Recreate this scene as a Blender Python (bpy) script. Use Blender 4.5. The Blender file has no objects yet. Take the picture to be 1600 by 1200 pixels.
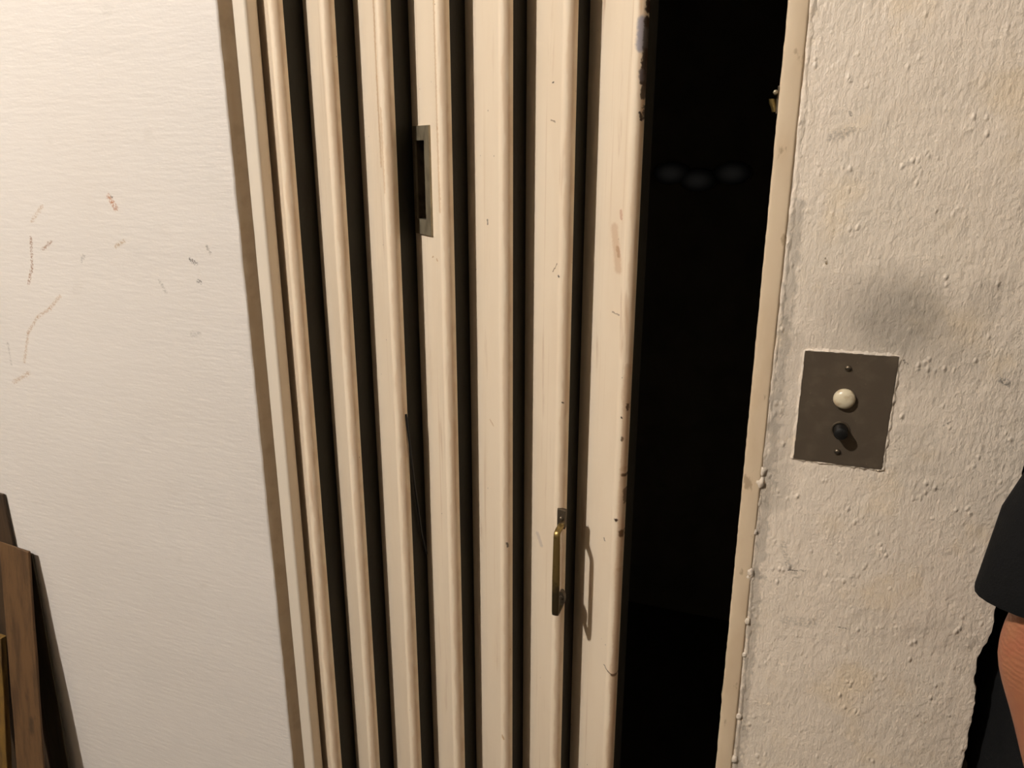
import bpy, bmesh, math, random
from mathutils import Vector, Matrix
random.seed(7)
S = bpy.context.scene
C = S.collection
# ------------------------------------------------------------------ camera
CAM_D, CAM_H = 0.90, 1.60
PITCH, YAW = math.radians(16.7785), math.radians(20.5)
cd = bpy.data.cameras.new('camera'); cam = bpy.data.objects.new('camera', cd); C.objects.link(cam)
fw = Vector((-math.sin(YAW)*math.cos(PITCH), math.cos(YAW)*math.cos(PITCH), -math.sin(PITCH)))
rt = Vector((math.cos(YAW), math.sin(YAW), 0)); up = rt.cross(fw)
M = Matrix.Identity(4)
for i, v in enumerate((rt, up, -fw)):
    for j in range(3): M[j][i] = v[j]
M.translation = (0, -CAM_D, CAM_H)
cam.matrix_world = M
cd.sensor_width = 36; cd.lens = 27.0; cd.shift_x = 3/1600; cd.clip_start = 0.02
S.camera = cam
# ------------------------------------------------------------------ world, exposure
w = bpy.data.worlds.new('world'); S.world = w; w.use_nodes = True
w.node_tree.nodes['Background'].inputs[0].default_value = (1.0, 0.86, 0.7, 1)
w.node_tree.nodes['Background'].inputs[1].default_value = 0.004
S.view_settings.view_transform = 'Standard'; S.view_settings.look = 'None'
S.view_settings.gamma = 1; S.view_settings.use_curve_mapping = False
S.view_settings.exposure = 0.0
BULB = (-1.65, -2.05, 3.50); BULB_POWER = 3750; BULB_COL = (1.0, 0.965, 0.93)

# ------------------------------------------------------------------ material helpers
def lin(r, g, b):
    f = lambda c: (c/255/12.92 if c/255 <= .04045 else ((c/255+.055)/1.055)**2.4)
    return (f(r), f(g), f(b), 1)
class MB:
    def __init__(s, name, col, rough=.6, metal=0., spec=.5):
        s.m = bpy.data.materials.new(name); s.m.use_nodes = True; s.t = s.m.node_tree
        s.b = s.t.nodes['Principled BSDF']
        s.b.inputs['Roughness'].default_value = rough; s.b.inputs['Metallic'].default_value = metal
        s.b.inputs['Specular IOR Level'].default_value = spec
        s.b.inputs['Base Color'].default_value = col
        s.tc = s.t.nodes.new('ShaderNodeTexCoord').outputs['Object']
        s.col = None; s.c0 = col; s.h = None
    def new(s, ty, **k):
        n = s.t.nodes.new('ShaderNode'+ty)
        for a, v in k.items(): setattr(n, a, v)
        return n
    def link(s, a, b): s.t.links.new(a, b)
    def put(s, sock, v):
        if hasattr(v, 'is_output'): s.link(v, sock)
        else: sock.default_value = v
    def math(s, op, a, b=0., clamp=False):
        n = s.new('Math', operation=op, use_clamp=clamp); s.put(n.inputs[0], a); s.put(n.inputs[1], b); return n.outputs[0]
    def vec(s, op, a, b=None, out=0, scale=None):
        n = s.new('VectorMath', operation=op); s.put(n.inputs[0], a)
        if b is not None: s.put(n.inputs[1], b)
        if scale is not None: s.put(n.inputs['Scale'], scale)
        return n.outputs[out]
    def scaled(s, sc): return s.vec('MULTIPLY', s.tc, sc)
    def noise(s, sc=(1,1,1), scale=1., detail=4., rough=.55, fac=True):
        n = s.new('TexNoise'); s.link(s.scaled(sc), n.inputs['Vector']); n.inputs['Scale'].default_value = scale
        n.inputs['Detail'].default_value = detail; n.inputs['Roughness'].default_value = rough
        return n.outputs[0 if fac else 1]
    def voro(s, sc, scale=1.):
        n = s.new('TexVoronoi'); s.link(s.scaled(sc), n.inputs['Vector']); n.inputs['Scale'].default_value = scale
        return n.outputs['Distance']
    def ramp(s, v, a, b, lo=0., hi=1.):
        n = s.new('MapRange', interpolation_type='SMOOTHSTEP'); s.put(n.inputs['Value'], v)
        for k, x in zip(('From Min','From Max','To Min','To Max'), (a, b, lo, hi)): n.inputs[k].default_value = x
        return n.outputs[0]
    def mix(s, fac, col, mode='MIX'):
        n = s.new('Mix', data_type='RGBA', blend_type=mode)
        s.put(n.inputs[0], fac)
        s.put(n.inputs[6], s.col if s.col else s.c0); s.put(n.inputs[7], col)
        s.col = n.outputs[2]; return s
    def height(s, v, k):
        v = s.math('MULTIPLY', v, k)
        s.h = v if s.h is None else s.math('ADD', s.h, v)
    def marks(s, items, wob=.0015, brk=.0, freq=260.):
        """strokes in the x-z plane: (points, half width, colour, strength)"""
        sep = s.new('SeparateXYZ'); s.link(s.tc, sep.inputs[0])
        nz = s.noise((1,1,1), freq, 3., fac=False)
        cmb = s.new('CombineXYZ'); s.link(sep.outputs[0], cmb.inputs[0]); s.link(sep.outputs[2], cmb.inputs[2])
        off = s.vec('MULTIPLY', s.vec('SUBTRACT', nz, (.5,.5,.5)), (wob*2, 0, wob*2))
        P = s.vec('ADD', cmb.outputs[0], off)
        bn = s.noise((1,1,1), 300., 2.)
        for pts, wd, col, st in items:
            for (ax, az), (bx, bz) in zip(pts, pts[1:]):
                A = (ax, 0, az); BA = (bx-ax, 0, bz-az); dd = BA[0]**2+BA[2]**2+1e-12
                PA = s.vec('SUBTRACT', P, A)
                h = s.math('MULTIPLY', s.vec('DOT_PRODUCT', PA, BA, out=1), 1/dd, clamp=True)
                sc = s.vec('SCALE', BA, scale=h)
                d = s.vec('LENGTH', s.vec('SUBTRACT', PA, sc), out=1)
                m = s.ramp(d, wd*1.25, wd*.45, 0, st)
                if brk: m = s.math('MULTIPLY', m, s.ramp(bn, .5-brk*.3, .62))
                s.mix(m, col)
        return s
    def done(s, bump=1., dist=.001):
        if s.col: s.link(s.col, s.b.inputs['Base Color'])
        if s.h is not None:
            n = s.new('Bump'); n.inputs['Strength'].default_value = bump; n.inputs['Distance'].default_value = dist
            s.link(s.h, n.inputs['Height']); s.link(n.outputs[0], s.b.inputs['Normal'])
        return s.m

# ------------------------------------------------------------------ mesh helpers
def finish(bm, name, mat, parent=None, smooth=None, bevel=0.):
    bmesh.ops.recalc_face_normals(bm, faces=bm.faces)
    if bevel:
        es = [e for e in bm.edges if len(e.link_faces) == 2 and e.calc_face_angle(0) > .6]
        bmesh.ops.bevel(bm, geom=es, offset=bevel, segments=2, affect='EDGES', profile=.5)
    if smooth:
        for f in bm.faces: f.smooth = True
        for e in bm.edges:
            if len(e.link_faces) == 2 and e.calc_face_angle(0) > math.radians(smooth): e.smooth = False
    me = bpy.data.meshes.new(name); bm.to_mesh(me); bm.free()
    me.materials.append(mat)
    o = bpy.data.objects.new(name, me); C.objects.link(o)
    if parent:
        o.parent = parent
        o.matrix_parent_inverse = abs_matrix(parent).inverted()
    return o
def abs_matrix(o):
    m = o.matrix_basis.copy()
    if o.parent: m = abs_matrix(o.parent) @ o.matrix_parent_inverse @ m
    return m
def tag(o, label=None, cat=None, group=None, kind=None):
    for k, v in (('label', label), ('category', cat), ('group', group), ('kind', kind)):
        if v: o[k] = v
    return o
def thing(name, loc, label, cat, group=None):
    o = bpy.data.objects.new(name, None); C.objects.link(o); o.location = loc; o.empty_display_size = .05
    return tag(o, label, cat, group)
def box(bm, x0, x1, y0, y1, z0, z1):
    v = [bm.verts.new((x, y, z)) for x in (x0, x1) for y in (y0, y1) for z in (z0, z1)]
    for q in ((0,1,3,2),(4,6,7,5),(0,4,5,1),(2,3,7,6),(0,2,6,4),(1,5,7,3)): bm.faces.new([v[i] for i in q])
    return v
def loft(bm, rings, cap=True, closed=True):
    R = [[bm.verts.new(p) for p in r] for r in rings]
    n = len(R[0])
    for a, b in zip(R, R[1:]):
        for i in range(n if closed else n-1):
            j = (i+1) % n; bm.faces.new((a[i], a[j], b[j], b[i]))
    if cap and closed:
        bm.faces.new(R[0][::-1]); bm.faces.new(R[-1])
    return R
def circle(c, u, v, ru, rv=None, n=20):
    rv = ru if rv is None else rv; c, u, v = Vector(c), Vector(u), Vector(v)
    return [c+u*ru*math.cos(2*math.pi*i/n)+v*rv*math.sin(2*math.pi*i/n) for i in range(n)]
def lathe_y(bm, x, z, prof, n=24):
    """solid of revolution about the y axis: prof = [(y, radius)]"""
    return loft(bm, [circle((x, y, z), (1,0,0), (0,0,1), max(r, 1e-4), n=n) for y, r in prof])
def lathe_z(bm, x, y, prof, n=24):
    return loft(bm, [circle((x, y, z), (1,0,0), (0,1,0), max(r, 1e-4), n=n) for z, r in prof])
def extrude_z(bm, prof, zs):
    return loft(bm, [[(x, y, z) for x, y in prof] for z in zs])
def tube(bm, pts, r, n=8):
    pts = [Vector(p) for p in pts]; rings = []
    for i, p in enumerate(pts):
        t = (pts[min(i+1, len(pts)-1)]-pts[max(i-1, 0)]).normalized()
        u = t.orthogonal().normalized() if i == 0 else (pu - t*pu.dot(t)).normalized()
        pu = u; rings.append(circle(p, u, t.cross(u), r, n=n))
    loft(bm, rings)

# ------------------------------------------------------------------ materials
BRN, TAN, GRY = lin(150,105,70), lin(186,150,112), lin(120,112,104)
m = MB('left_wall_paint', lin(227,218,208), .55)
m.mix(m.ramp(m.noise((1,1,1), 3.2, 4.), .4, .72, 0, .30), lin(220,209,197))
m.mix(m.ramp(m.noise((1,1,1), 22., 3.), .62, .75, 0, .12), lin(190,178,160))
m.marks([
    ([(-1.158,1.470),(-1.167,1.421),(-1.183,1.392)], .0030, BRN, .75),
    ([(-1.115,1.464),(-1.137,1.451)], .0030, BRN, .7),
    ([(-.980,1.536),(-.970,1.520)], .0050, lin(176,110,60), .9),
    ([(-.976,1.537),(-.9745,1.5365)], .0022, lin(60,60,40), .9),
    ([(-.981,1.462),(-.963,1.471)], .0035, lin(176,140,90), .6),
    ([(-1.116,1.377),(-1.144,1.354),(-1.176,1.338),(-1.204,1.309),(-1.226,1.256)], .0032, TAN, .55),
    ([(-1.220,1.237),(-1.261,1.216)], .0040, TAN, .6),
    ([(-1.121,1.519),(-1.149,1.496)], .0035, TAN, .5),
    ([(-.840,1.449),(-.830,1.443)], .0032, lin(88,82,76), .85),
    ([(-.830,1.417),(-.826,1.416)], .0038, lin(110,104,98), .8),
    ([(-.807,1.469),(-.802,1.460)], .0025, lin(130,120,108), .7),
    ([(-1.057,1.436),(-1.049,1.445)], .0030, GRY, .4),
    ([(-1.258,1.288),(-1.259,1.248)], .0022, GRY, .35),
    ([(-.903,1.413),(-.895,1.398)], .0032, GRY, .4),
    ([(-.854,1.335),(-.840,1.337)], .0050, GRY, .25),
], wob=.004, brk=.5)
m.height(m.noise((1,1,5), 26., 3.), .5); m.height(m.noise((1,1,1), 240., 2.), .12); m.height(m.noise((1,1,1), 5., 3.), 1.4)
MAT_LW = m.done(.3, .004)

m = MB('right_wall_paint', lin(230,214,194), .5)
m.mix(m.ramp(m.noise((1,1,.8), 7., 5.), .40, .68, 0, .45), lin(216,203,184))
m.mix(m.ramp(m.noise((1,1,1), 13., 4.), .52, .72, 0, .40), lin(228,203,165))
m.mix(m.ramp(m.noise((120,120,22), 1., 4.), .58, .8, 0, .22), lin(172,158,138))
m.mix(m.ramp(m.noise((1,1,.7), 90., 4., .7), .64, .78, 0, .30), lin(160,146,128))
DIRT = lin(118,111,101)
m.marks([([(.060,1.425),(.104,1.432),(.140,1.402)], .055, DIRT, .26), ([(.095,1.425),(.118,1.43)], .030, DIRT, .20),
         ([(.004,1.40),(.004,1.20)], .016, DIRT, .22), ([(.184,1.450),(.186,1.46)], .022, DIRT, .22), ([(.135,1.30),(.16,1.25)], .03, DIRT, .08),
         ([(-.006,1.55),(-.006,1.42),(-.008,1.1),(-.008,.8)], .007, DIRT, .38)], wob=.012, freq=60.)
m.marks([([(.025,1.1105),(.046,1.1140)], .0009, lin(60,52,44), .9), ([(.027,1.490),(.029,1.485)], .0016, lin(110,86,40), .9),
         ([(.212,1.372),(.218,1.369)], .004, lin(84,80,76), .7), ([(.166,1.316),(.173,1.322)], .0011, lin(110,98,84), .7),
         ([(.020,1.615),(.037,1.621)], .006, DIRT, .45), ([(.034,1.640),(.036,1.637)], .0016, lin(90,82,74), .7),
         ([(.018,1.145),(.025,1.12),(.037,1.105)], .004, DIRT, .4), ([(.091,1.046),(.105,1.045)], .0012, lin(96,84,72), .8),
         ([(.118,1.385),(.121,1.381)], .0016, lin(100,92,80), .8), ([(.03,1.04),(.06,1.045)], .008, DIRT, .3)], wob=.002, brk=.4)
m.height(m.noise((130,130,26), 1., 3.), .55)
m.height(m.math('MULTIPLY', m.ramp(m.voro((1,1,.6), 120.), .0, .38, 1, 0), m.ramp(m.noise((1,1,1), 30., 2.), .48, .66)), .75)
m.height(m.noise((1,1,.7), 85., 4., .65), 1.1); m.height(m.noise((1,1,.6), 300., 3.), .45); m.height(m.noise((1,1,1), 9., 2.), 1.6)
MAT_RW = m.done(.58, .0032)

def slat_mat(name, marks=(), nose=(), base=lin(232,213,187), dirt=1.):
    m = MB(name, base, .38)
    m.mix(m.ramp(m.noise((1,1,.25), 18., 4.), .42, .7, 0, .45), lin(224,202,174))
    m.mix(m.ramp(m.noise((170,170,2.2), 1., 3.), .60, .8, 0, .40), lin(178,132,84))
    m.mix(m.ramp(m.noise((60,60,6), 1., 5.), .60, .76, 0, .35*dirt), lin(168,124,84))
    m.mix(m.math('MULTIPLY', m.ramp(m.voro((1,1,.6), 120.), .10, .05), m.ramp(m.noise((1,1,1), 30., 2.), .62, .68)), lin(64,44,28))
    if nose: m.marks([([(x-.0035, 2.1), (x-.0035, .0)], .0040, lin(196,154,112), .30) for x in nose], wob=.007, freq=22.)
    if marks: m.marks(marks, wob=.0022)
    m.height(m.noise((1,1,.15), 60., 3.), .8); m.height(m.noise((1,1,1), 14., 2.), 1.)
    return m.done(.25, .002)
RUST, STEEL, DK = lin(58,36,20), lin(150,142,146), lin(52,38,26)
STAIN = lin(186,146,100)
MAT_SLAT = slat_mat('slat_paint', nose=(-.675,-.5959))
MAT_S3 = slat_mat('slat_paint_streaked', nose=(-0.5139,), marks=[([(-.5342,1.80),(-.5347,1.694),(-.5333,1.582)], .0022, STAIN, .6), ([(-.5274,1.655),(-.5272,1.549)], .0020, STAIN, .4)])
MAT_S4 = slat_mat('slat_paint_pull', nose=(-0.4331,), marks=[([(-.4482,1.80),(-.4478,1.63),(-.4462,1.5257)], .0022, STAIN, .5), ([(-.468,1.4633),(-.466,1.4643)], .0013, STAIN, .8), ([(-.4575,1.4621),(-.4556,1.4605)], .0013, STAIN, .8)])
MAT_S5 = slat_mat('slat_paint_scuffed', nose=(-0.3496,), marks=[([(-.3871,1.5153),(-.3871,1.5096)], .0012, DK, .7), ([(-.3853,1.239),(-.3776,1.2323)], .0012, STAIN, .6), ([(-.3529,1.06),(-.3519,1.054)], .0016, DK, .8), ([(-.3608,.7217),(-.3586,.7163)], .0018, STAIN, .8)])
MAT_S6 = slat_mat('slat_paint_handled', nose=(-0.2689,), marks=[([(-.2933,1.4531),(-.2858,1.4649)], .0008, lin(120,92,64), .8), ([(-.283,1.4504),(-.2821,1.4496)], .0014, DK, .9),
    ([(-.2986,1.6806),(-.297,1.6805)], .0012, DK, .9), ([(-.2735,1.2827),(-.2726,1.282)], .001, RUST, .9), ([(-.3157,1.068),(-.3079,1.0542)], .004, lin(150,140,146), .35), ([(-.3004,1.6379),(-.2938,1.6357)], .0012, lin(110,86,60), .7)])
MAT_S7 = slat_mat('slat_paint_chipped', nose=(-0.1861,), marks=[
    ([(-.190,1.741),(-.1905,1.7138)], .0062, STEEL, .95), ([(-.1859,1.7608),(-.1855,1.7517)], .0026, RUST, 1), ([(-.1860,1.744),(-.1862,1.7361)], .0026, RUST, 1), ([(-.1862,1.733),(-.1865,1.712)], .0026, lin(70,60,58), .9),
    ([(-.1855,1.7109),(-.187,1.6962),(-.1874,1.6758)], .0030, RUST, 1), ([(-.1888,1.6881),(-.1884,1.68)], .0032, lin(96,84,84), .9),
    ([(-.1859,1.6758),(-.1868,1.6607)], .0024, RUST, .9), ([(-.1881,1.6441),(-.1869,1.6363),(-.1848,1.6384),(-.1847,1.6517)], .0014, RUST, .95),
    ([(-.1876,1.2819),(-.1871,1.2889)], .0016, DK, 1), ([(-.1939,1.2723),(-.193,1.2707)], .0013, DK, 1), ([(-.1919,1.2434),(-.1917,1.2407)], .0022, DK, .9),
    ([(-.1888,1.1913),(-.1860,1.1905)], .0026, RUST, 1), ([(-.1860,1.17),(-.1856,1.15)], .0020, RUST, .8), ([(-.1956,1.1254),(-.1947,1.1247)], .0026, RUST, 1), ([(-.1878,1.1077),(-.1876,1.1019)], .0032, RUST, 1),
    ([(-.2039,.8892),(-.1903,.8786)], .0011, RUST, .8), ([(-.191,.879),(-.187,.879)], .0026, RUST, .9),
    ([(-.189,1.34),(-.189,1.20),(-.1885,1.05),(-.1885,.70)], .0040, lin(170,124,80), .3),
    ([(-.2162,1.5119),(-.2077,1.4612)], .0060, lin(176,122,74), .35), ([(-.2145,1.4064),(-.2037,1.4047)], .0009, lin(96,72,50), .6),
    ([(-.2103,1.4876),(-.2075,1.4783)], .0030, lin(150,104,66), .5), ([(-.2074,1.5321),(-.2062,1.5231)], .0020, lin(176,110,80), .5),
    ([(-.2129,1.0878),(-.2119,1.086)], .0014, DK, .7)], dirt=1.7)
m = MB('fold_leather', lin(37,34,25), .7, spec=.3); m.mix(m.ramp(m.noise((1,1,.3), 30., 4.), .45, .7, 0, .8), lin(30,25,17)); m.height(m.noise((1,1,1), 90., 3.), 1.); MAT_FOLD = m.done(.3, .002)
m = MB('frame_paint', lin(212,190,160), .42)
m.mix(m.ramp(m.noise((1,1,.4), 20., 4.), .42, .7, 0, .5), lin(192,166,134))
m.mix(m.ramp(m.noise((1,1,.5), 55., 4.), .64, .72, 0, .5), lin(120,92,62))
m.height(m.noise((1,1,.3), 50., 3.), 1.); MAT_FRAME = m.done(.3, .002)
m = MB('left_frame_paint', lin(226,212,192), .4)
m.height(m.noise((1,1,.3), 50., 3.), 1.); MAT_FRAME_L = m.done(.2, .002)
m = MB('dark_shaft', lin(130,122,108), .8); m.mix(m.ramp(m.noise((1,1,1), 9., 3.), .4, .7, 0, .5), lin(108,100,88)); MAT_SHAFT = m.done()
m = MB('floor_concrete', lin(80,72,62), .7); m.mix(m.ramp(m.noise((1,1,1), 6., 5.), .4, .7, 0, .6), lin(66,60,52)); MAT_FLOOR = m.done()
m = MB('ceiling_paint', lin(150,138,120), .7); m.mix(m.ramp(m.noise((1,1,1), 4., 4.), .4, .7, 0, .4), lin(130,120,104)); MAT_CEIL = m.done()
m = MB('corridor_paint', lin(96,86,72), .7); m.mix(m.ramp(m.noise((1,1,1), 4., 4.), .4, .7, 0, .4), lin(80,72,60)); MAT_CORR = m.done()
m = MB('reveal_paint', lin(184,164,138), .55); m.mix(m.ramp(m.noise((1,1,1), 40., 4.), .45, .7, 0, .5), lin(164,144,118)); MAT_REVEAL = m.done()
m = MB('plaster_core', lin(128,120,108), .9); m.mix(m.ramp(m.noise((1,1,1), 40., 4.), .4, .7, 0, .7), lin(86,78,68)); MAT_CORE = m.done()
m = MB('bronze_plate', lin(88,77,64), .42, .3)
m.mix(m.ramp(m.noise((1,1,1), 45., 4.), .45, .75, 0, .5), lin(112,99,82)); m.mix(m.ramp(m.noise((1,1,1), 170., 3.), .68, .76, 0, .5), lin(120,106,88))
m.height(m.noise((1,1,1), 120., 3.), .4); MAT_PLATE = m.done(.2, .001)
m = MB('old_metal', lin(104,92,76), .38, .75); m.mix(m.ramp(m.noise((1,1,1), 70., 4.), .45, .7, 0, .6), lin(54,46,36)); m.height(m.noise((1,1,1), 150., 3.), .4); MAT_METAL = m.done(.25, .001)
m = MB('pull_nickel', lin(150,138,114), .42, .55); m.mix(m.ramp(m.noise((1,1,.5), 60., 4.), .42, .7, 0, .6), lin(96,84,66)); m.height(m.noise((1,1,1), 150., 3.), .4); MAT_PULL = m.done(.25, .001)
m = MB('worn_brass', lin(140,118,70), .35, .8)
sp = m.new('SeparateXYZ'); m.link(m.tc, sp.inputs[0])
m.mix(m.math('MULTIPLY', m.ramp(m.math('ADD', sp.outputs[2], m.math('MULTIPLY', m.noise((1,1,1), 60., 3.), .03)), 1.055, 1.025), .85), lin(66,60,44))
m.mix(m.ramp(m.noise((1,1,1), 160., 4.), .55, .75, 0, .5), lin(84,70,38)); MAT_BRASS = m.done()
m = MB('ivory', lin(206,193,164), .3); m.mix(m.ramp(m.noise((1,1,1), 90., 3.), .5, .7, 0, .5), lin(150,112,66)); MAT_IVORY = m.done()
MAT_BLACK = MB('black_knob', lin(16,15,14), .4).done()
MAT_CABLE = MB('black_rubber', lin(12,11,11), .5).done()
def wood(name, c1, c2):
    m = MB(name, c1, .7); m.mix(m.ramp(m.noise((60,60,5), 1., 5., .65), .4, .68, 0, .9), c2)
    m.mix(m.ramp(m.noise((30,30,14), 1., 4.), .6, .75, 0, .7), lin(46,32,18)); m.height(m.noise((90,90,6), 1., 4.), 1.); return m.done(.4, .002)
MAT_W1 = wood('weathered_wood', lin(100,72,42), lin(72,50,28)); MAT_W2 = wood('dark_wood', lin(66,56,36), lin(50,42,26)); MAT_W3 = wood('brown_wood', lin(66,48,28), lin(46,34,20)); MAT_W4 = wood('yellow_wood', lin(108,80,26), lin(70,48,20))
m = MB('skin', lin(162,106,74), .5)
m.b.inputs['Subsurface Weight'].default_value = .08; m.b.inputs['Subsurface Radius'].default_value = (.01,.004,.002)
m.mix(m.ramp(m.noise((1,1,1), 26., 4.), .4, .7, 0, .6), lin(156,88,66)); m.mix(m.ramp(m.noise((1,1,1), 140., 3.), .6, .8, 0, .4), lin(150,84,58))
wv = m.new('TexWave', wave_type='BANDS', bands_direction='Z'); m.link(m.tc, wv.inputs['Vector'])
wv.inputs['Scale'].default_value = 52; wv.inputs['Distortion'].default_value = 5; wv.inputs['Detail'].default_value = 3; wv.inputs['Detail Scale'].default_value = 2.2
sz = m.new('SeparateXYZ'); m.link(m.tc, sz.inputs[0])
el = m.math('MULTIPLY', m.ramp(sz.outputs[2], 1.075, 1.11), m.ramp(sz.outputs[2], 1.20, 1.17))
m.height(m.math('MULTIPLY', wv.outputs['Fac'], el), 1.); m.height(m.noise((1,1,1), 120., 4.), .35)
MAT_SKIN = m.done(.14, .003)
m = MB('black_cotton', lin(15,15,15), .9, spec=.2); m.height(m.noise((1,1,1), 500., 2.), .5); m.height(m.noise((1,1,1), 14., 3.), 6.); MAT_SHIRT = m.done(.4, .003)
m = MB('dark_denim', lin(13,13,16), .9, spec=.2); m.height(m.noise((1,1,1), 300., 2.), .5); MAT_DENIM = m.done(.3, .002)
m = MB('grey_hair', lin(96,88,80), .6); m.height(m.noise((120,120,20), 1., 3.), 1.); MAT_HAIR = m.done(.6, .004)
MAT_SHOE = MB('black_leather', lin(18,16,15), .45).done()
MAT_EYE = MB('eye_white', lin(220,214,204), .2).done(); MAT_LIP = MB('lip', lin(160,86,72), .5).done()

# ------------------------------------------------------------------ the room shell
CEIL = 3.70
def slab(name, x0, x1, y0, y1, z0, z1, mat):
    bm = bmesh.new(); box(bm, x0, x1, y0, y1, z0, z1); return tag(finish(bm, name, mat), kind='structure')
slab('floor', -2.6, 1.9, -3.6, 2.0, -.1, 0, MAT_FLOOR)
slab('ceiling', -2.6, 1.9, -3.6, 2.0, CEIL, CEIL+.1, MAT_CEIL)
slab('wall_back', -2.6, 1.9, -3.7, -3.6, 0, CEIL, MAT_CORR)
slab('wall_far_left', -2.6, -2.5, -3.6, 0, 0, CEIL, MAT_CORR)
slab('wall_far_right', 1.8, 1.9, -3.6, 2.0, 0, CEIL, MAT_SHAFT)
OPEN_H = 2.10
slab('wall_above', -.7375, -.02, .0, .12, OPEN_H, CEIL, MAT_LW)
slab('wall_shaft_back', -.95, 1.8, 1.60, 1.70, 0, CEIL, MAT_SHAFT)
slab('wall_shaft_left', -.95, -.87, .12, 1.60, 0, CEIL, MAT_SHAFT)
slab('wall_shaft_right', .15, .23, .12, 1.60, 0, CEIL, MAT_SHAFT)

# wall_left: plaster slab, worn right-hand arris, splayed reveal
bm = bmesh.new(); zs = [i*.008 for i in range(int(CEIL/.008)+1)]
rings = []; jx = 0
for z in zs:
    jx = jx*.6 + random.uniform(-.0006, .0006)
    rings.append([(-2.5, 0, z), (-.7495+jx*.5, 0, z), (-.7475+jx, .0006, z), (-.7462+jx*.7, .0022, z), (-.7377, .021, z), (-.7377, .12, z), (-2.5, .12, z)])
loft(bm, rings); wl = tag(finish(bm, 'wall_left', MAT_LW, smooth=40), kind='structure')
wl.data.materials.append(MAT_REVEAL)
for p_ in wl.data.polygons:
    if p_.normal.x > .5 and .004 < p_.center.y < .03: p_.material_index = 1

# wall_right: ends on the right in a broken, uneven corner
edge = [(.248,CEIL),(.247,2.0),(.249,1.6),(.248,1.309),(.248,1.181),(.249,1.117),(.251,1.076),(.2455,1.055),(.242,1.039),(.2425,1.013),(.2480,.992),(.2485,.952),(.2495,.915),(.249,.887),(.247,.80),(.250,.6),(.248,.3),(.249,0)]
rag = []
for (x0, z0), (x1, z1) in zip(edge, edge[1:]):
    k = max(1, int((z0-z1)/.006))
    for i in range(k): rag.append((x0+(x1-x0)*i/k+random.uniform(-.0011, .0009), z0+(z1-z0)*i/k))
rag.append(edge[-1])
bm = bmesh.new()
rings = [[(-.020, 0, z), (x-.004, 0, z), (x-.0012, .0012, z), (x, .005, z), (x-.002+random.uniform(-.001,.001), .03, z), (x-.003, .118, z), (-.020, .118, z)] for x, z in rag]
loft(bm, rings); wall_r = tag(finish(bm, 'wall_right', MAT_RW, smooth=40), kind='structure')
# thick paint runs piled up along the seam against the frame, and chipped lumps
bm = bmesh.new(); z = .02
rings = []
while z < 2.12:
    a = random.random(); hgt = .0006+.0014*a*a; wd = .0022+.0030*random.random()
    xc = -.0135 + .002*math.sin(z*9)+random.uniform(-.0008, .0008)
    rings.append([(xc-wd, .0008, z), (xc-wd*.5, -hgt*.8, z), (xc, -hgt, z), (xc+wd*.5, -hgt*.7, z), (xc+wd*1.4, .0008, z)])
    z += random.uniform(.004, .012)
loft(bm, rings); finish(bm, 'paint_seam', MAT_RW, wall_r, smooth=60)
for px_, pz, r in ((-.014,1.236,.0045),(-.016,1.221,.006),(-.0165,1.155,.0035),(-.0165,1.10,.005),(-.018,1.093,.004),(-.015,1.03,.0045),(-.014,.98,.0035),(-.013,.885,.004),(-.0125,.815,.005),(-.012,.79,.004)):
    bm = bmesh.new(); bmesh.ops.create_icosphere(bm, subdivisions=2, radius=r)
    for v in bm.verts:
        v.co *= random.uniform(.7, 1.2); v.co.y *= .45; v.co.z *= 1.3; v.co += Vector((px_, -.0012, pz))
    finish(bm, 'paint_lump', MAT_RW, wall_r, smooth=80)

# trim_1: left frame post, its front face lit, its side in shade
def rounded(x0, x1, y0, y1, r, n=5, left=False, right=True):
    p = [(x0, y1)]
    p += [(x0+r-r*math.cos(a), y0+r-r*math.sin(a)) for a in [math.pi/2*i/n for i in range(n+1)]] if left else [(x0, y0)]
    p += [(x1-r+r*math.sin(a), y0+r-r*math.cos(a)) for a in [math.pi/2*i/n for i in range(n+1)]] if right else [(x1, y0)]
    return p+[(x1, y1)]
bm = bmesh.new(); extrude_z(bm, rounded(-.7375, -.7165, .021, .044, .0045), (0, OPEN_H))
tag(finish(bm, 'trim_1', MAT_FRAME_L, smooth=40), kind='structure')
# trim_2: right steel frame post with chipped inner arris
bm = bmesh.new(); rings = []
for i in range(int(OPEN_H/.006)+1):
    z = i*.006; j = random.uniform(-.0004, .0002)*(3 if random.random() < .12 and z < 1.25 else 1)
    rings.append([(x+(j if k < 4 else 0), y, z) for k, (x, y) in enumerate(rounded(-.0362, -.0150, -.0028, .075, .003, 4, True, True))])
loft(bm, rings); trim_r = tag(finish(bm, 'trim_2', MAT_FRAME, smooth=40), kind='structure')

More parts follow.
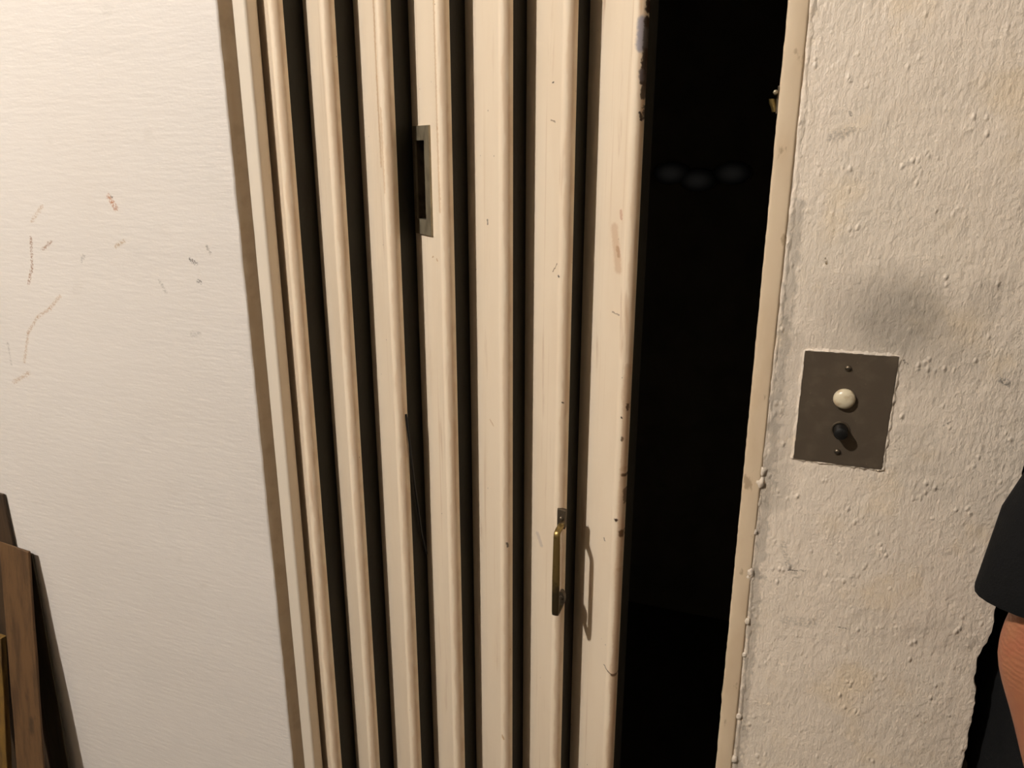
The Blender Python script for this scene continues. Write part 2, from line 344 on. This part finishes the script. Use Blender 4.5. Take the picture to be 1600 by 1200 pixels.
# ------------------------------------------------------------------ folding door
FX = [-.6750, -.5959, -.5139, -.4331, -.3496, -.2689, -.1861]
Y0, DEP, OFF, RAD, TH = .030, .054, .004, .0085, .0016
Z0, Z1 = .03, 2.07
gate = thing('folding_door', (-.425, .05, 0), 'cream painted metal folding lift door with pleated upright panels, half drawn open', 'door')
def face_line(i):
    """valley point V, unit direction u along the face and front normal n"""
    xp = FX[i-1] if i else FX[0]-.0800
    V = Vector((xp+OFF, Y0+DEP)); Cc = Vector((FX[i]-RAD, Y0+RAD)); lo, hi = 0., 1.2
    for _ in range(60):
        f = (lo+hi)/2; n = Vector((-math.sin(f), -math.cos(f)))
        if (Cc+n*RAD-V).dot(n) > 0: lo = f
        else: hi = f
    return V, f, Vector((math.cos(f), -math.sin(f))), Vector((-math.sin(f), -math.cos(f))), Cc
def panel(i, mat, hole=None):
    V, f, u, n, Cc = face_line(i)
    L = (Cc+n*RAD-V).dot(u)
    prof = [V]
    if hole: prof += [V+u*hole[0], V+u*hole[1]]
    prof.append(V+u*(L-.0035)); hole_k = 1
    a0 = f+.30; N = 12
    Rb = RAD+.0006
    for k in range(N+1):
        a = a0+(-math.pi/2-a0)*k/N
        prof.append(Cc+Vector((-math.sin(a), -math.cos(a)))*Rb)
    end = prof[-1]; Vn = Vector((FX[i]+OFF, Y0+DEP)); lip = end+(Vn-end)*.10; prof.append(lip)
    inner = []
    for k, p in enumerate(prof):
        t = (prof[min(k+1, len(prof)-1)]-prof[max(k-1, 0)]).normalized()
        inner.append(p+Vector((-t.y, t.x))*TH)
    loop = prof+inner[::-1]; K = len(prof); n2 = len(loop)
    zs = [Z0, hole[2], hole[3], Z1] if hole else [Z0, Z1]
    bm = bmesh.new(); R = [[bm.verts.new((p.x, p.y, z)) for p in loop] for z in zs]
    for q in range(len(zs)-1):
        for a in range(n2):
            b = (a+1) % n2
            if hole and q == 1 and (a == hole_k or a == n2-2-hole_k): continue
            bm.faces.new((R[q][a], R[q][b], R[q+1][b], R[q+1][a]))
    for a in range(K-1):
        for r in (R[0], R[-1]): bm.faces.new((r[a], r[a+1], r[n2-2-a], r[n2-1-a]))
    finish(bm, 'panel', mat, gate, smooth=32)
    bm = bmesh.new(); q = (Vn-end).normalized(); nn = Vector((q.y, -q.x))
    a = end+q*.002-nn*.0006
    extrude_z(bm, [a, Vn-nn*.0006, Vn-nn*.0022, a-nn*.0016], (Z0, Z1)); finish(bm, 'fold_strip', MAT_FOLD, gate)
PULL = (.0130, .0440, 1.5125, 1.6155)   # opening of the flush pull: along the face, and in height
for i, mt in enumerate((MAT_SLAT, MAT_SLAT, MAT_S3, MAT_S4, MAT_S5, MAT_S6, MAT_S7)):
    panel(i, mt, PULL if i == 3 else None)
# guide tracks at head and sill
bm = bmesh.new(); box(bm, -.7135, -.0362, .028, .095, 2.075, OPEN_H); finish(bm, 'head_track', MAT_METAL, gate, bevel=.002)
bm = bmesh.new(); box(bm, -.7135, -.0362, .028, .095, 0, .025); finish(bm, 'sill_track', MAT_METAL, gate, bevel=.002)
# flush pull let into the fourth panel
V, f, u, n, Cc = face_line(3)
def P3(s, d, z): p = V+u*s+n*d; return Vector((p.x, p.y, z))     # d: out of the face
def pbox(bm, s0, s1, d0, d1, z0, z1):
    v = [bm.verts.new(P3(s, d, z)) for s in (s0, s1) for d in (d0, d1) for z in (z0, z1)]
    for q in ((0,1,3,2),(4,6,7,5),(0,4,5,1),(2,3,7,6),(0,2,6,4),(1,5,7,3)): bm.faces.new([v[i] for i in q])
s0, s1, za, zb = PULL
fp = finish_pull = None
bm = bmesh.new(); o0, o1, oa, ob, t = s0-.008, s1+.0155, za-.0205, zb+.0185, .0028
pbox(bm, s1, o1, 0, t, oa, ob); pbox(bm, o0, s0, 0, t, oa, ob); pbox(bm, s0, s1, 0, t, zb, ob); pbox(bm, s0, s1, 0, t, oa, za)
fp = finish(bm, 'flush_pull', MAT_PULL, gate); tag(fp, 'tarnished metal flush pull')
bm = bmesh.new(); dd = -.016
pbox(bm, s0, s1, dd-.001, dd, za, zb); pbox(bm, s0-.001, s0, dd, 0, za, zb); pbox(bm, s1, s1+.001, dd, 0, za, zb); pbox(bm, s0, s1, dd, 0, zb, zb+.001); pbox(bm, s0, s1, dd, 0, za-.001, za)
finish(bm, 'cup', MAT_METAL, fp)
for z0, z1 in ((za+.006, (za+zb)/2-.0008), ((za+zb)/2+.0008, zb-.006)):
    bm = bmesh.new(); pbox(bm, s1-.0120, s1-.0030, -.0070, -.0020, z0, z1); finish(bm, 'grip_lip', MAT_PULL, fp, bevel=.0006)
# bow handle on the nose of the sixth panel
hx, yb = -.2700, .0040
ph = None
bm = bmesh.new()      # vertical grip with its two arms, one strap
def strap(bm, pts, wx, th):
    """pts in (y, z), strap of width wx across x"""
    rings = []
    for k, (x, y, z) in enumerate(pts):
        a = pts[max(k-1, 0)]; b = pts[min(k+1, len(pts)-1)]
        t = Vector((0, b[1]-a[1], b[2]-a[2])).normalized(); nn = Vector((0, -t.z, t.y))
        c = Vector((x, y, z)); w = wx[k] if isinstance(wx, list) else wx; rr = []
        for q in range(12):
            an = 2*math.pi*q/12; cx_ = math.copysign(abs(math.cos(an))**.6, math.cos(an)); sx_ = math.copysign(abs(math.sin(an))**.6, math.sin(an))
            rr.append(c+Vector((1,0,0))*w/2*cx_+nn*th/2*sx_)
        rings.append(rr)
    loft(bm, rings)
hz0, hz1 = .9770, 1.1030
strap(bm, [(hx, Y0+.003, hz1+.003), (hx, Y0-.004, hz1+.003), (hx, yb+.004, hz1+.002), (hx, yb+.0006, hz1), (hx, yb, hz1-.005), (hx, yb, hz0+.060), (hx, yb, hz0+.006), (hx, yb+.0006, hz0+.001), (hx, yb+.004, hz0), (hx, Y0-.004, hz0+.001), (hx, Y0+.003, hz0+.003)],
      [.010,.0095,.009,.009,.0095,.011,.0105,.010,.009,.009,.009], .0055)
ph = finish(bm, 'pull_handle', MAT_BRASS, gate, smooth=60); tag(ph, 'worn brass bow handle')
fxh = FX[5]-.0020
bm = bmesh.new(); pr = [(-.0062, hz1-.004), (.0062, hz1-.002), (.0070, hz1+.026), (-.0062, hz1+.0265)]
loft(bm, [[(fxh+a, y-a*.25, z) for a, z in pr] for y in (Y0-.0045, Y0+.003)]); finish(bm, 'foot_plate', MAT_METAL, ph, bevel=.0008)
bm = bmesh.new(); lathe_y(bm, fxh+.0006, hz1+.013, [(Y0-.0075, .0008), (Y0-.0072, .0024), (Y0-.006, .0034), (Y0-.004, .0038)], 16); finish(bm, 'screw', MAT_METAL, ph, smooth=50)
bm = bmesh.new(); loft(bm, [circle((fxh+.002, y, hz0+.012), (1,0,0), (0,0,1), .0055, .0125, 16) for y in (Y0-.005, Y0+.004)]); finish(bm, 'foot_plate', MAT_METAL, ph, smooth=50)
bm = bmesh.new(); lathe_y(bm, fxh+.003, hz0+.016, [(Y0-.0072, .0008), (Y0-.0068, .0022), (Y0-.0045, .003)], 14); finish(bm, 'screw', MAT_METAL, ph, smooth=50)

# ------------------------------------------------------------------ things
# call-button plate
cp = thing('call_button_plate', (.0648, 0, 1.2573), 'dark bronze lift call plate with ivory button and black knob, set into the painted wall', 'call button')
bm = bmesh.new(); pv = [(.0180,1.2573),(.1120,1.2568),(.1126,1.3888),(.0175,1.3872)]
loft(bm, [[(x, y, z) for x, z in pv] for y in (-.0022, .001)]); finish(bm, 'plate', MAT_PLATE, cp, bevel=.0006)
bm = bmesh.new(); lathe_y(bm, .0638, 1.3365, [(-.0020,.0105),(-.0040,.0117),(-.0066,.0114),(-.0088,.0095),(-.0102,.0064),(-.0108,.003),(-.0109,.0003)], 28)
tag(finish(bm, 'push_button', MAT_IVORY, cp, smooth=50), 'ivory push button')
bm = bmesh.new(); lathe_y(bm, .0640, 1.2990, [(-.0018,.0102),(-.0032,.0100),(-.0036,.0092),(-.0034,.0082),(-.0020,.0076)], 28)
tag(finish(bm, 'collar', MAT_METAL, cp, smooth=40))
bm = bmesh.new(); lathe_y(bm, .0640, 1.2990, [(-.0016,.0076),(-.0165,.0073),(-.0182,.0066),(-.0190,.0048),(-.0192,.0003)], 24)
tag(finish(bm, 'knob', MAT_BLACK, cp, smooth=40), 'black plunger knob')
for sx, sz_ in ((.0640,1.3712),(.0640,1.2722)):
    bm = bmesh.new(); lathe_y(bm, sx, sz_, [(-.0018,.0036),(-.0030,.0034),(-.0040,.0025),(-.0044,.0010),(-.0045,.0002)], 16)
    sc = finish(bm, 'screw', MAT_METAL, cp, smooth=50)
    bm = bmesh.new(); v = box(bm, sx-.0031, sx+.0031, -.0046, -.0036, sz_-.00035, sz_+.00035); finish(bm, 'screw_slot', MAT_BLACK, sc)
# ridge of wall paint round the plate
bm = bmesh.new(); pts = []
for (xa, za_), (xb, zb_) in zip(pv, pv[1:]+pv[:1]):
    k = 26
    for i in range(k): pts.append((xa+(xb-xa)*i/k, za_+(zb_-za_)*i/k))
cx0, cz0 = .065, 1.3226; rings = []
for x, z in pts:
    d = Vector((x-cx0, z-cz0)); d = Vector((d.x/.047, d.y/.066)); ax = 1 if abs(d.x) > abs(d.y) else 0
    o_ = Vector((math.copysign(1, d.x), 0)) if ax else Vector((0, math.copysign(1, d.y)))
    hgt = random.uniform(.0004, .0019); wd = random.uniform(.002, .005); inn = random.uniform(-.0006, .0006)
    rings.append([(x+o_.x*q, y, z+o_.y*q) for q, y in ((-inn, -.0016), (.0004, -hgt-.0003), (wd*.5, -hgt), (wd, .0006), (-inn, .0006))])
rings.append(rings[0]); loft(bm, rings, cap=False); finish(bm, 'paint_ridge', MAT_RW, wall_r, smooth=70)

# latch keeper inside the right post
lt = thing('latch_keeper', (-.0375, .04, 1.640), 'small tarnished latch keeper on the inner face of the right door post', 'latch')
bm = bmesh.new(); box(bm, -.0395, -.0363, .030, .062, 1.640, 1.669); finish(bm, 'keeper_plate', MAT_METAL, lt, bevel=.0008)
bm = bmesh.new(); loft(bm, [circle((-.0425+.002*math.cos(k), .040, 1.6425+.0045*k), (1,0,0), (0,1,0), .0042-.0004*abs(k-2), .006, 12) for k in range(4)]); finish(bm, 'roller', MAT_BRASS, lt, smooth=60)
bm = bmesh.new(); lathe_y(bm, -.0412, 1.662, [(.024,.0008),(.0245,.0022),(.027,.0028),(.034,.0028)], 12); finish(bm, 'rivet', MAT_PULL, lt, smooth=50)

# black cable caught in the fold
bm = bmesh.new(); tube(bm, [(-.5125,.038,1.235),(-.5103,.041,1.19),(-.5085,.048,1.12),(-.5065,.062,1.03),(-.5055,.074,.99)], .0016)
tag(finish(bm, 'cable', MAT_CABLE, smooth=80), 'thin black cable looping down inside the fold beside the flush pull panel', 'cable')

# glowing ovals added for faint smudges of light in the shaft; lamp shape invented
m = MB('painted_glow', lin(40,38,36), .6)
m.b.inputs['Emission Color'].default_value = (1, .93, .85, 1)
m.link(m.ramp(m.vec('LENGTH', m.vec('MULTIPLY', m.tc, (1, 0, 1.6)), out=1), .062, .0, 0., .006), m.b.inputs['Emission Strength']); MAT_GLOW = m.done()  # soft-edged smudge of light put into the emission
for lx, lz, lab in ((-.395,1.538,'added oval of faint glow in the dark shaft, the one beside the chipped door edge'),(-.313,1.518,'added oval of faint glow in the dark shaft, set lower between two others'),(-.213,1.540,'added oval of faint glow in the dark shaft, the one toward the latch keeper')):
    lp = thing('added_glow_oval', (lx, 1.60, lz), lab, 'lamp', 'added faint glows in the lift shaft')
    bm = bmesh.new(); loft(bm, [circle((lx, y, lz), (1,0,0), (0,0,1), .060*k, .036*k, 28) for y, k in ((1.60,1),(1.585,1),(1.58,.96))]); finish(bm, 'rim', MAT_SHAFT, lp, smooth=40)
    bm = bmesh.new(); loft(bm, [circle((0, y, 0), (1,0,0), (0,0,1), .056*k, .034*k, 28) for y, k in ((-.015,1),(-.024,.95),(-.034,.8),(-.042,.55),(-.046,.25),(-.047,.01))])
    o = finish(bm, 'lens', MAT_GLOW, None, smooth=80); o.parent = lp  # made-up dome that carries the painted glow

# timber leaning on the left wall
def board(name, mat, label, x0, x1, top, yt, yb_, th):
    bm = bmesh.new(); rings = []
    for k in range(13):
        q = k/12; z = top*q; y = yb_+(yt-yb_)*q; j = [random.uniform(-.0012, .0012) for _ in range(4)]
        a = 1 if k < 12 else 0; dz = 0 if k < 12 else -.004
        rings.append([(x0+j[0], y, z+(0 if a else .006)), (x1+j[1], y, z+dz), (x1+j[2], y+th, z+dz), (x0+j[3], y+th, z)])
    loft(bm, rings)
    return tag(finish(bm, name, mat, bevel=.0015), label, 'board', 'boards leaning on the left wall')
board('wooden_board', MAT_W1, 'weathered brown board leaning in front of the wider, taller board', -1.3629, -1.2884, .8915, -.017, -.126, .0055)
board('wooden_board', MAT_W3, 'tallest and widest dark brown board leaning on the white wall', -1.620, -1.3395, .996, -.007, -.020, .005)
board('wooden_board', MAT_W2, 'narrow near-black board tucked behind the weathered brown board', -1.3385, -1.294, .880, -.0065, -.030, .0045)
board('wooden_board', MAT_W4, 'short yellowish board beside the weathered brown board', -1.460, -1.376, .70, -.043, -.150, .012)

# ceiling lamp that lights the place
bx_, by_, bz_ = BULB
cl = thing('ceiling_lamp', (bx_, by_, CEIL), 'bare warm globe bulb in a holder on the ceiling', 'lamp')
bm = bmesh.new(); lathe_z(bm, bx_, by_, [(CEIL,.05),(CEIL-.015,.05),(CEIL-.02,.046),(CEIL-.03,.02)]); finish(bm, 'ceiling_rose', MAT_BLACK, cl, smooth=40)
bm = bmesh.new(); lathe_z(bm, bx_, by_, [(CEIL-.028,.018),(CEIL-.06,.02),(bz_+.085,.022),(bz_+.062,.0235)]); finish(bm, 'bulb_holder', MAT_BLACK, cl, smooth=40)
m = MB('bulb_glow', (1,1,1,1), .5); m.b.inputs['Emission Color'].default_value = (*BULB_COL, 1); m.b.inputs['Emission Strength'].default_value = BULB_POWER
bm = bmesh.new(); lathe_z(bm, bx_, by_, [(bz_+.07,.018),(bz_+.050,.028),(bz_+.026,.043),(bz_,.050),(bz_-.026,.043),(bz_-.043,.026),(bz_-.050,.001)]); finish(bm, 'bulb', m.done(), cl, smooth=80)

# ------------------------------------------------------------------ person at the broken corner
OX, OY = .405, .10
pe = thing('person', (OX, OY, 0), 'person in a black short-sleeved T-shirt with bare bent elbow beside the broken wall corner', 'person')
def W(x, y, z): return Vector((OX+x, OY+y, z))
J = []; E_ = []
def chain(par, pts):
    for (x, y, z), r in pts:
        J.append((W(x, y, z), r)); k = len(J)-1
        if par is not None: E_.append((par, k))
        par = k
    return par
chain(None, [((0,0,.95), (.10,.14))])
sp_ = chain(0, [((-.01,0,1.10), (.09,.13)), ((-.01,0,1.28), (.10,.15)), ((-.02,0,1.40), (.080,.11))]); chest = sp_
nk = chain(chest, [((-.02,0,1.49), (.060,.060)), ((.0,0,1.55), (.060,.058)), ((.020,0,1.615), (.088,.076)), ((.028,0,1.68), (.104,.080)), ((.018,0,1.73), (.078,.058))])
chain(nk-2, [((.062,0,1.590), (.056,.058)), ((.080,0,1.562), (.038,.044)), ((.086,0,1.550), (.026,.034))]); chain(nk-2, [((.108,0,1.628), (.016,.016)), ((.122,0,1.618), (.012,.014))])
for s in (-1, 1):
    chain(nk-2, [((-.005,s*.078,1.63), (.014,.010)), ((-.015,s*.092,1.64), (.020,.007))])
def arm(s, pts, wr):
    e = chain(chest, pts)
    hx_, hy_, hz_ = wr
    for dx, dy, L, r in ((.024,0,.078,.0085), (.008,.003,.088,.009), (-.010,.003,.082,.0085), (-.026,0,.064,.0075)):
        chain(e, [((hx_+dx, hy_+dy*s, hz_-.055), (r+.002,)*2), ((hx_+dx*1.1+.004, hy_+(dy-.006)*s, hz_-.055-L*.5), (r,)*2), ((hx_+dx*1.1+.012, hy_+(dy-.016)*s, hz_-.055-L), (r*.85,)*2)])
    chain(e, [((hx_+.036, hy_-.008*s, hz_-.020), (.011,)*2), ((hx_+.050, hy_-.014*s, hz_-.050), (.010,)*2), ((hx_+.052, hy_-.018*s, hz_-.078), (.008,)*2)])
arm(-1, [((-.035,-.165,1.415), (.050,.050)), ((-.07,-.205,1.33), (.050,.050)), ((-.114,-.202,1.22), (.044,.044)), ((-.131,-.200,1.160), (.042,.042)), ((-.1395,-.200,1.117), (.0455,.043)), ((-.119,-.204,1.065), (.0395,.040)), ((-.100,-.208,1.00), (.038,.039)), ((-.075,-.214,.93), (.031,.033)), ((-.055,-.22,.865), (.025,.031)), ((-.045,-.222,.835), (.027,.018)), ((-.038,-.224,.80), (.036,.015))], (-.036,-.224,.80))
arm(1, [((-.02,.165,1.415), (.050,.050)), ((-.035,.225,1.28), (.048,.048)), ((-.045,.24,1.12), (.042,.042)), ((-.01,.245,1.00), (.040,.040)), ((.03,.24,.87), (.026,.030)), ((.038,.24,.835), (.027,.018)), ((.043,.24,.80), (.036,.015))], (.045,.24,.80))
for s in (-1, 1):
    chain(0, [((0,s*.085,.88), (.09,.085)), ((.01,s*.095,.70), (.078,.075)), ((.015,s*.10,.50), (.055,.055)), ((-.005,s*.10,.33), (.052,.05)), ((-.02,s*.10,.12), (.036,.036)), ((-.02,s*.105,.05), (.038,.036)), ((.08,s*.115,.035), (.026,.038)), ((.17,s*.12,.03), (.02,.036))])
bm = bmesh.new(); sk = bm.verts.layers.skin.verify()
vs = [bm.verts.new(p) for p, _ in J]
for v, (_, r) in zip(vs, J): v[sk].radius = r
vs[0][sk].use_root = True
for a, b in E_: bm.edges.new((vs[a], vs[b]))
me = bpy.data.meshes.new('body'); bm.to_mesh(me); bm.free(); me.materials.append(MAT_SKIN)
body = bpy.data.objects.new('body', me); C.objects.link(body); body.parent = pe; body.matrix_parent_inverse = abs_matrix(pe).inverted()
md = body.modifiers.new('skin', 'SKIN'); md.use_smooth_shade = True; md.branch_smoothing = .3
sd = body.modifiers.new('sub', 'SUBSURF'); sd.levels = 2; sd.render_levels = 2
# shirt: trunk and two loose sleeves
def ell(x, y, z, a, b, n=32, wob=0.): return [W(x+a*math.cos(2*math.pi*i/n)*(1+wob*math.sin(5*2*math.pi*i/n)), y+b*math.sin(2*math.pi*i/n)*(1+wob*math.cos(4*2*math.pi*i/n)), z) for i in range(n)]
bm = bmesh.new()
loft(bm, [ell(.0,0,.86,.150,.205,wob=.03), ell(0,0,.95,.145,.200,wob=.02), ell(-.005,0,1.10,.132,.190), ell(-.01,0,1.25,.132,.198), ell(-.015,0,1.36,.130,.212), ell(-.02,0,1.43,.115,.205), ell(-.02,0,1.475,.090,.150), ell(-.02,0,1.50,.072,.085), ell(-.015,0,1.525,.068,.070)], cap=False)
def sleeve(pts, hem):
    rings = []
    for c, d, ra, rb, tilt in pts:
        d = Vector(d).normalized(); u_ = Vector((1,0,0)); u_ = (u_-d*u_.dot(d)).normalized(); v_ = d.cross(u_)
        rings.append([p+d*tilt*((p-W(*c)).dot(u_)/max(ra, .01)) for p in circle(W(*c), u_, v_, ra, rb, 32)])
    loft(bm, rings, cap=False)
sleeve([((-.02,-.13,1.43),(-.2,-.6,-.8),.080,.080,0), ((-.045,-.178,1.385),(-.25,-.3,-.9),.093,.070,0), ((-.075,-.196,1.315),(-.25,-.1,-1),.098,.062,0), ((-.098,-.200,1.25),(-.2,0,-1),.100,.054,0), ((-.104,-.202,1.180),(-.15,0,-1),.102,.048,-.012), ((-.1045,-.202,1.1755),(-.15,0,-1),.1005,.0465,-.012), ((-.103,-.202,1.187),(-.15,0,-1),.099,.045,-.012), ((-.098,-.200,1.25),(-.2,0,-1),.096,.050,0)], 0)
sleeve([((-.02,.13,1.43),(-.1,.6,-.8),.080,.080,0), ((-.03,.19,1.38),(-.1,.4,-.9),.088,.080,0), ((-.04,.22,1.30),(-.1,.2,-1),.088,.080,0), ((-.045,.235,1.20),(-.1,.1,-1),.088,.078,0), ((-.045,.236,1.195),(-.1,.1,-1),.085,.075,0), ((-.04,.22,1.30),(-.1,.1,-1),.080,.072,0)], 0)
tag(finish(bm, 't_shirt', MAT_SHIRT, pe, smooth=70), 'black cotton T-shirt with a loose sleeve')
bm = bmesh.new()
loft(bm, [ell(0,0,1.0,.125,.175), ell(0,0,.93,.135,.185), ell(0,0,.85,.13,.19), ell(0,0,.80,.12,.185)])
for s in (-1, 1): loft(bm, [ell(.005,s*.09,.86,.115,.092), ell(.01,s*.095,.70,.102,.090), ell(.015,s*.10,.50,.082,.078), ell(0,s*.10,.30,.080,.075), ell(-.01,s*.102,.10,.082,.074), ell(-.01,s*.102,.055,.082,.074)])
finish(bm, 'trousers', MAT_DENIM, pe, smooth=70)
for s in (-1, 1):
    bm = bmesh.new(); loft(bm, [[W(x, s*.112+hw*math.cos(a), max(.0, .5*h+.5*h*math.sin(a)*1.02)) for a in [2*math.pi*i/16 for i in range(16)]] for x, hw, h in ((-.075,.012,.06),(-.065,.036,.085),(-.02,.043,.10),(.06,.048,.085),(.14,.052,.065),(.19,.046,.05),(.215,.025,.03))])
    finish(bm, 'shoe', MAT_SHOE, pe, smooth=60)
bm = bmesh.new(); bmesh.ops.create_uvsphere(bm, u_segments=28, v_segments=18, radius=1)
for v in list(bm.verts):
    if v.co.x > .30 and v.co.z < .45 or v.co.z < -.60: bm.verts.remove(v)
for v in bm.verts: k = 1+random.uniform(-.015, .02); v.co = W(.002+v.co.x*.106*k, v.co.y*.086*k, 1.668+v.co.z*.098*k)
finish(bm, 'hair', MAT_HAIR, pe, smooth=80)
for s in (-1, 1):
    bm = bmesh.new(); bmesh.ops.create_uvsphere(bm, u_segments=12, v_segments=8, radius=.012)
    for v in bm.verts: v.co += W(.085, s*.033, 1.648)
    finish(bm, 'eye', MAT_EYE, pe, smooth=80)
bm = bmesh.new(); bmesh.ops.create_uvsphere(bm, u_segments=12, v_segments=8, radius=1)
for v in bm.verts: v.co = W(.106+v.co.x*.008, v.co.y*.024, 1.582+v.co.z*.007)
finish(bm, 'mouth', MAT_LIP, pe, smooth=80)
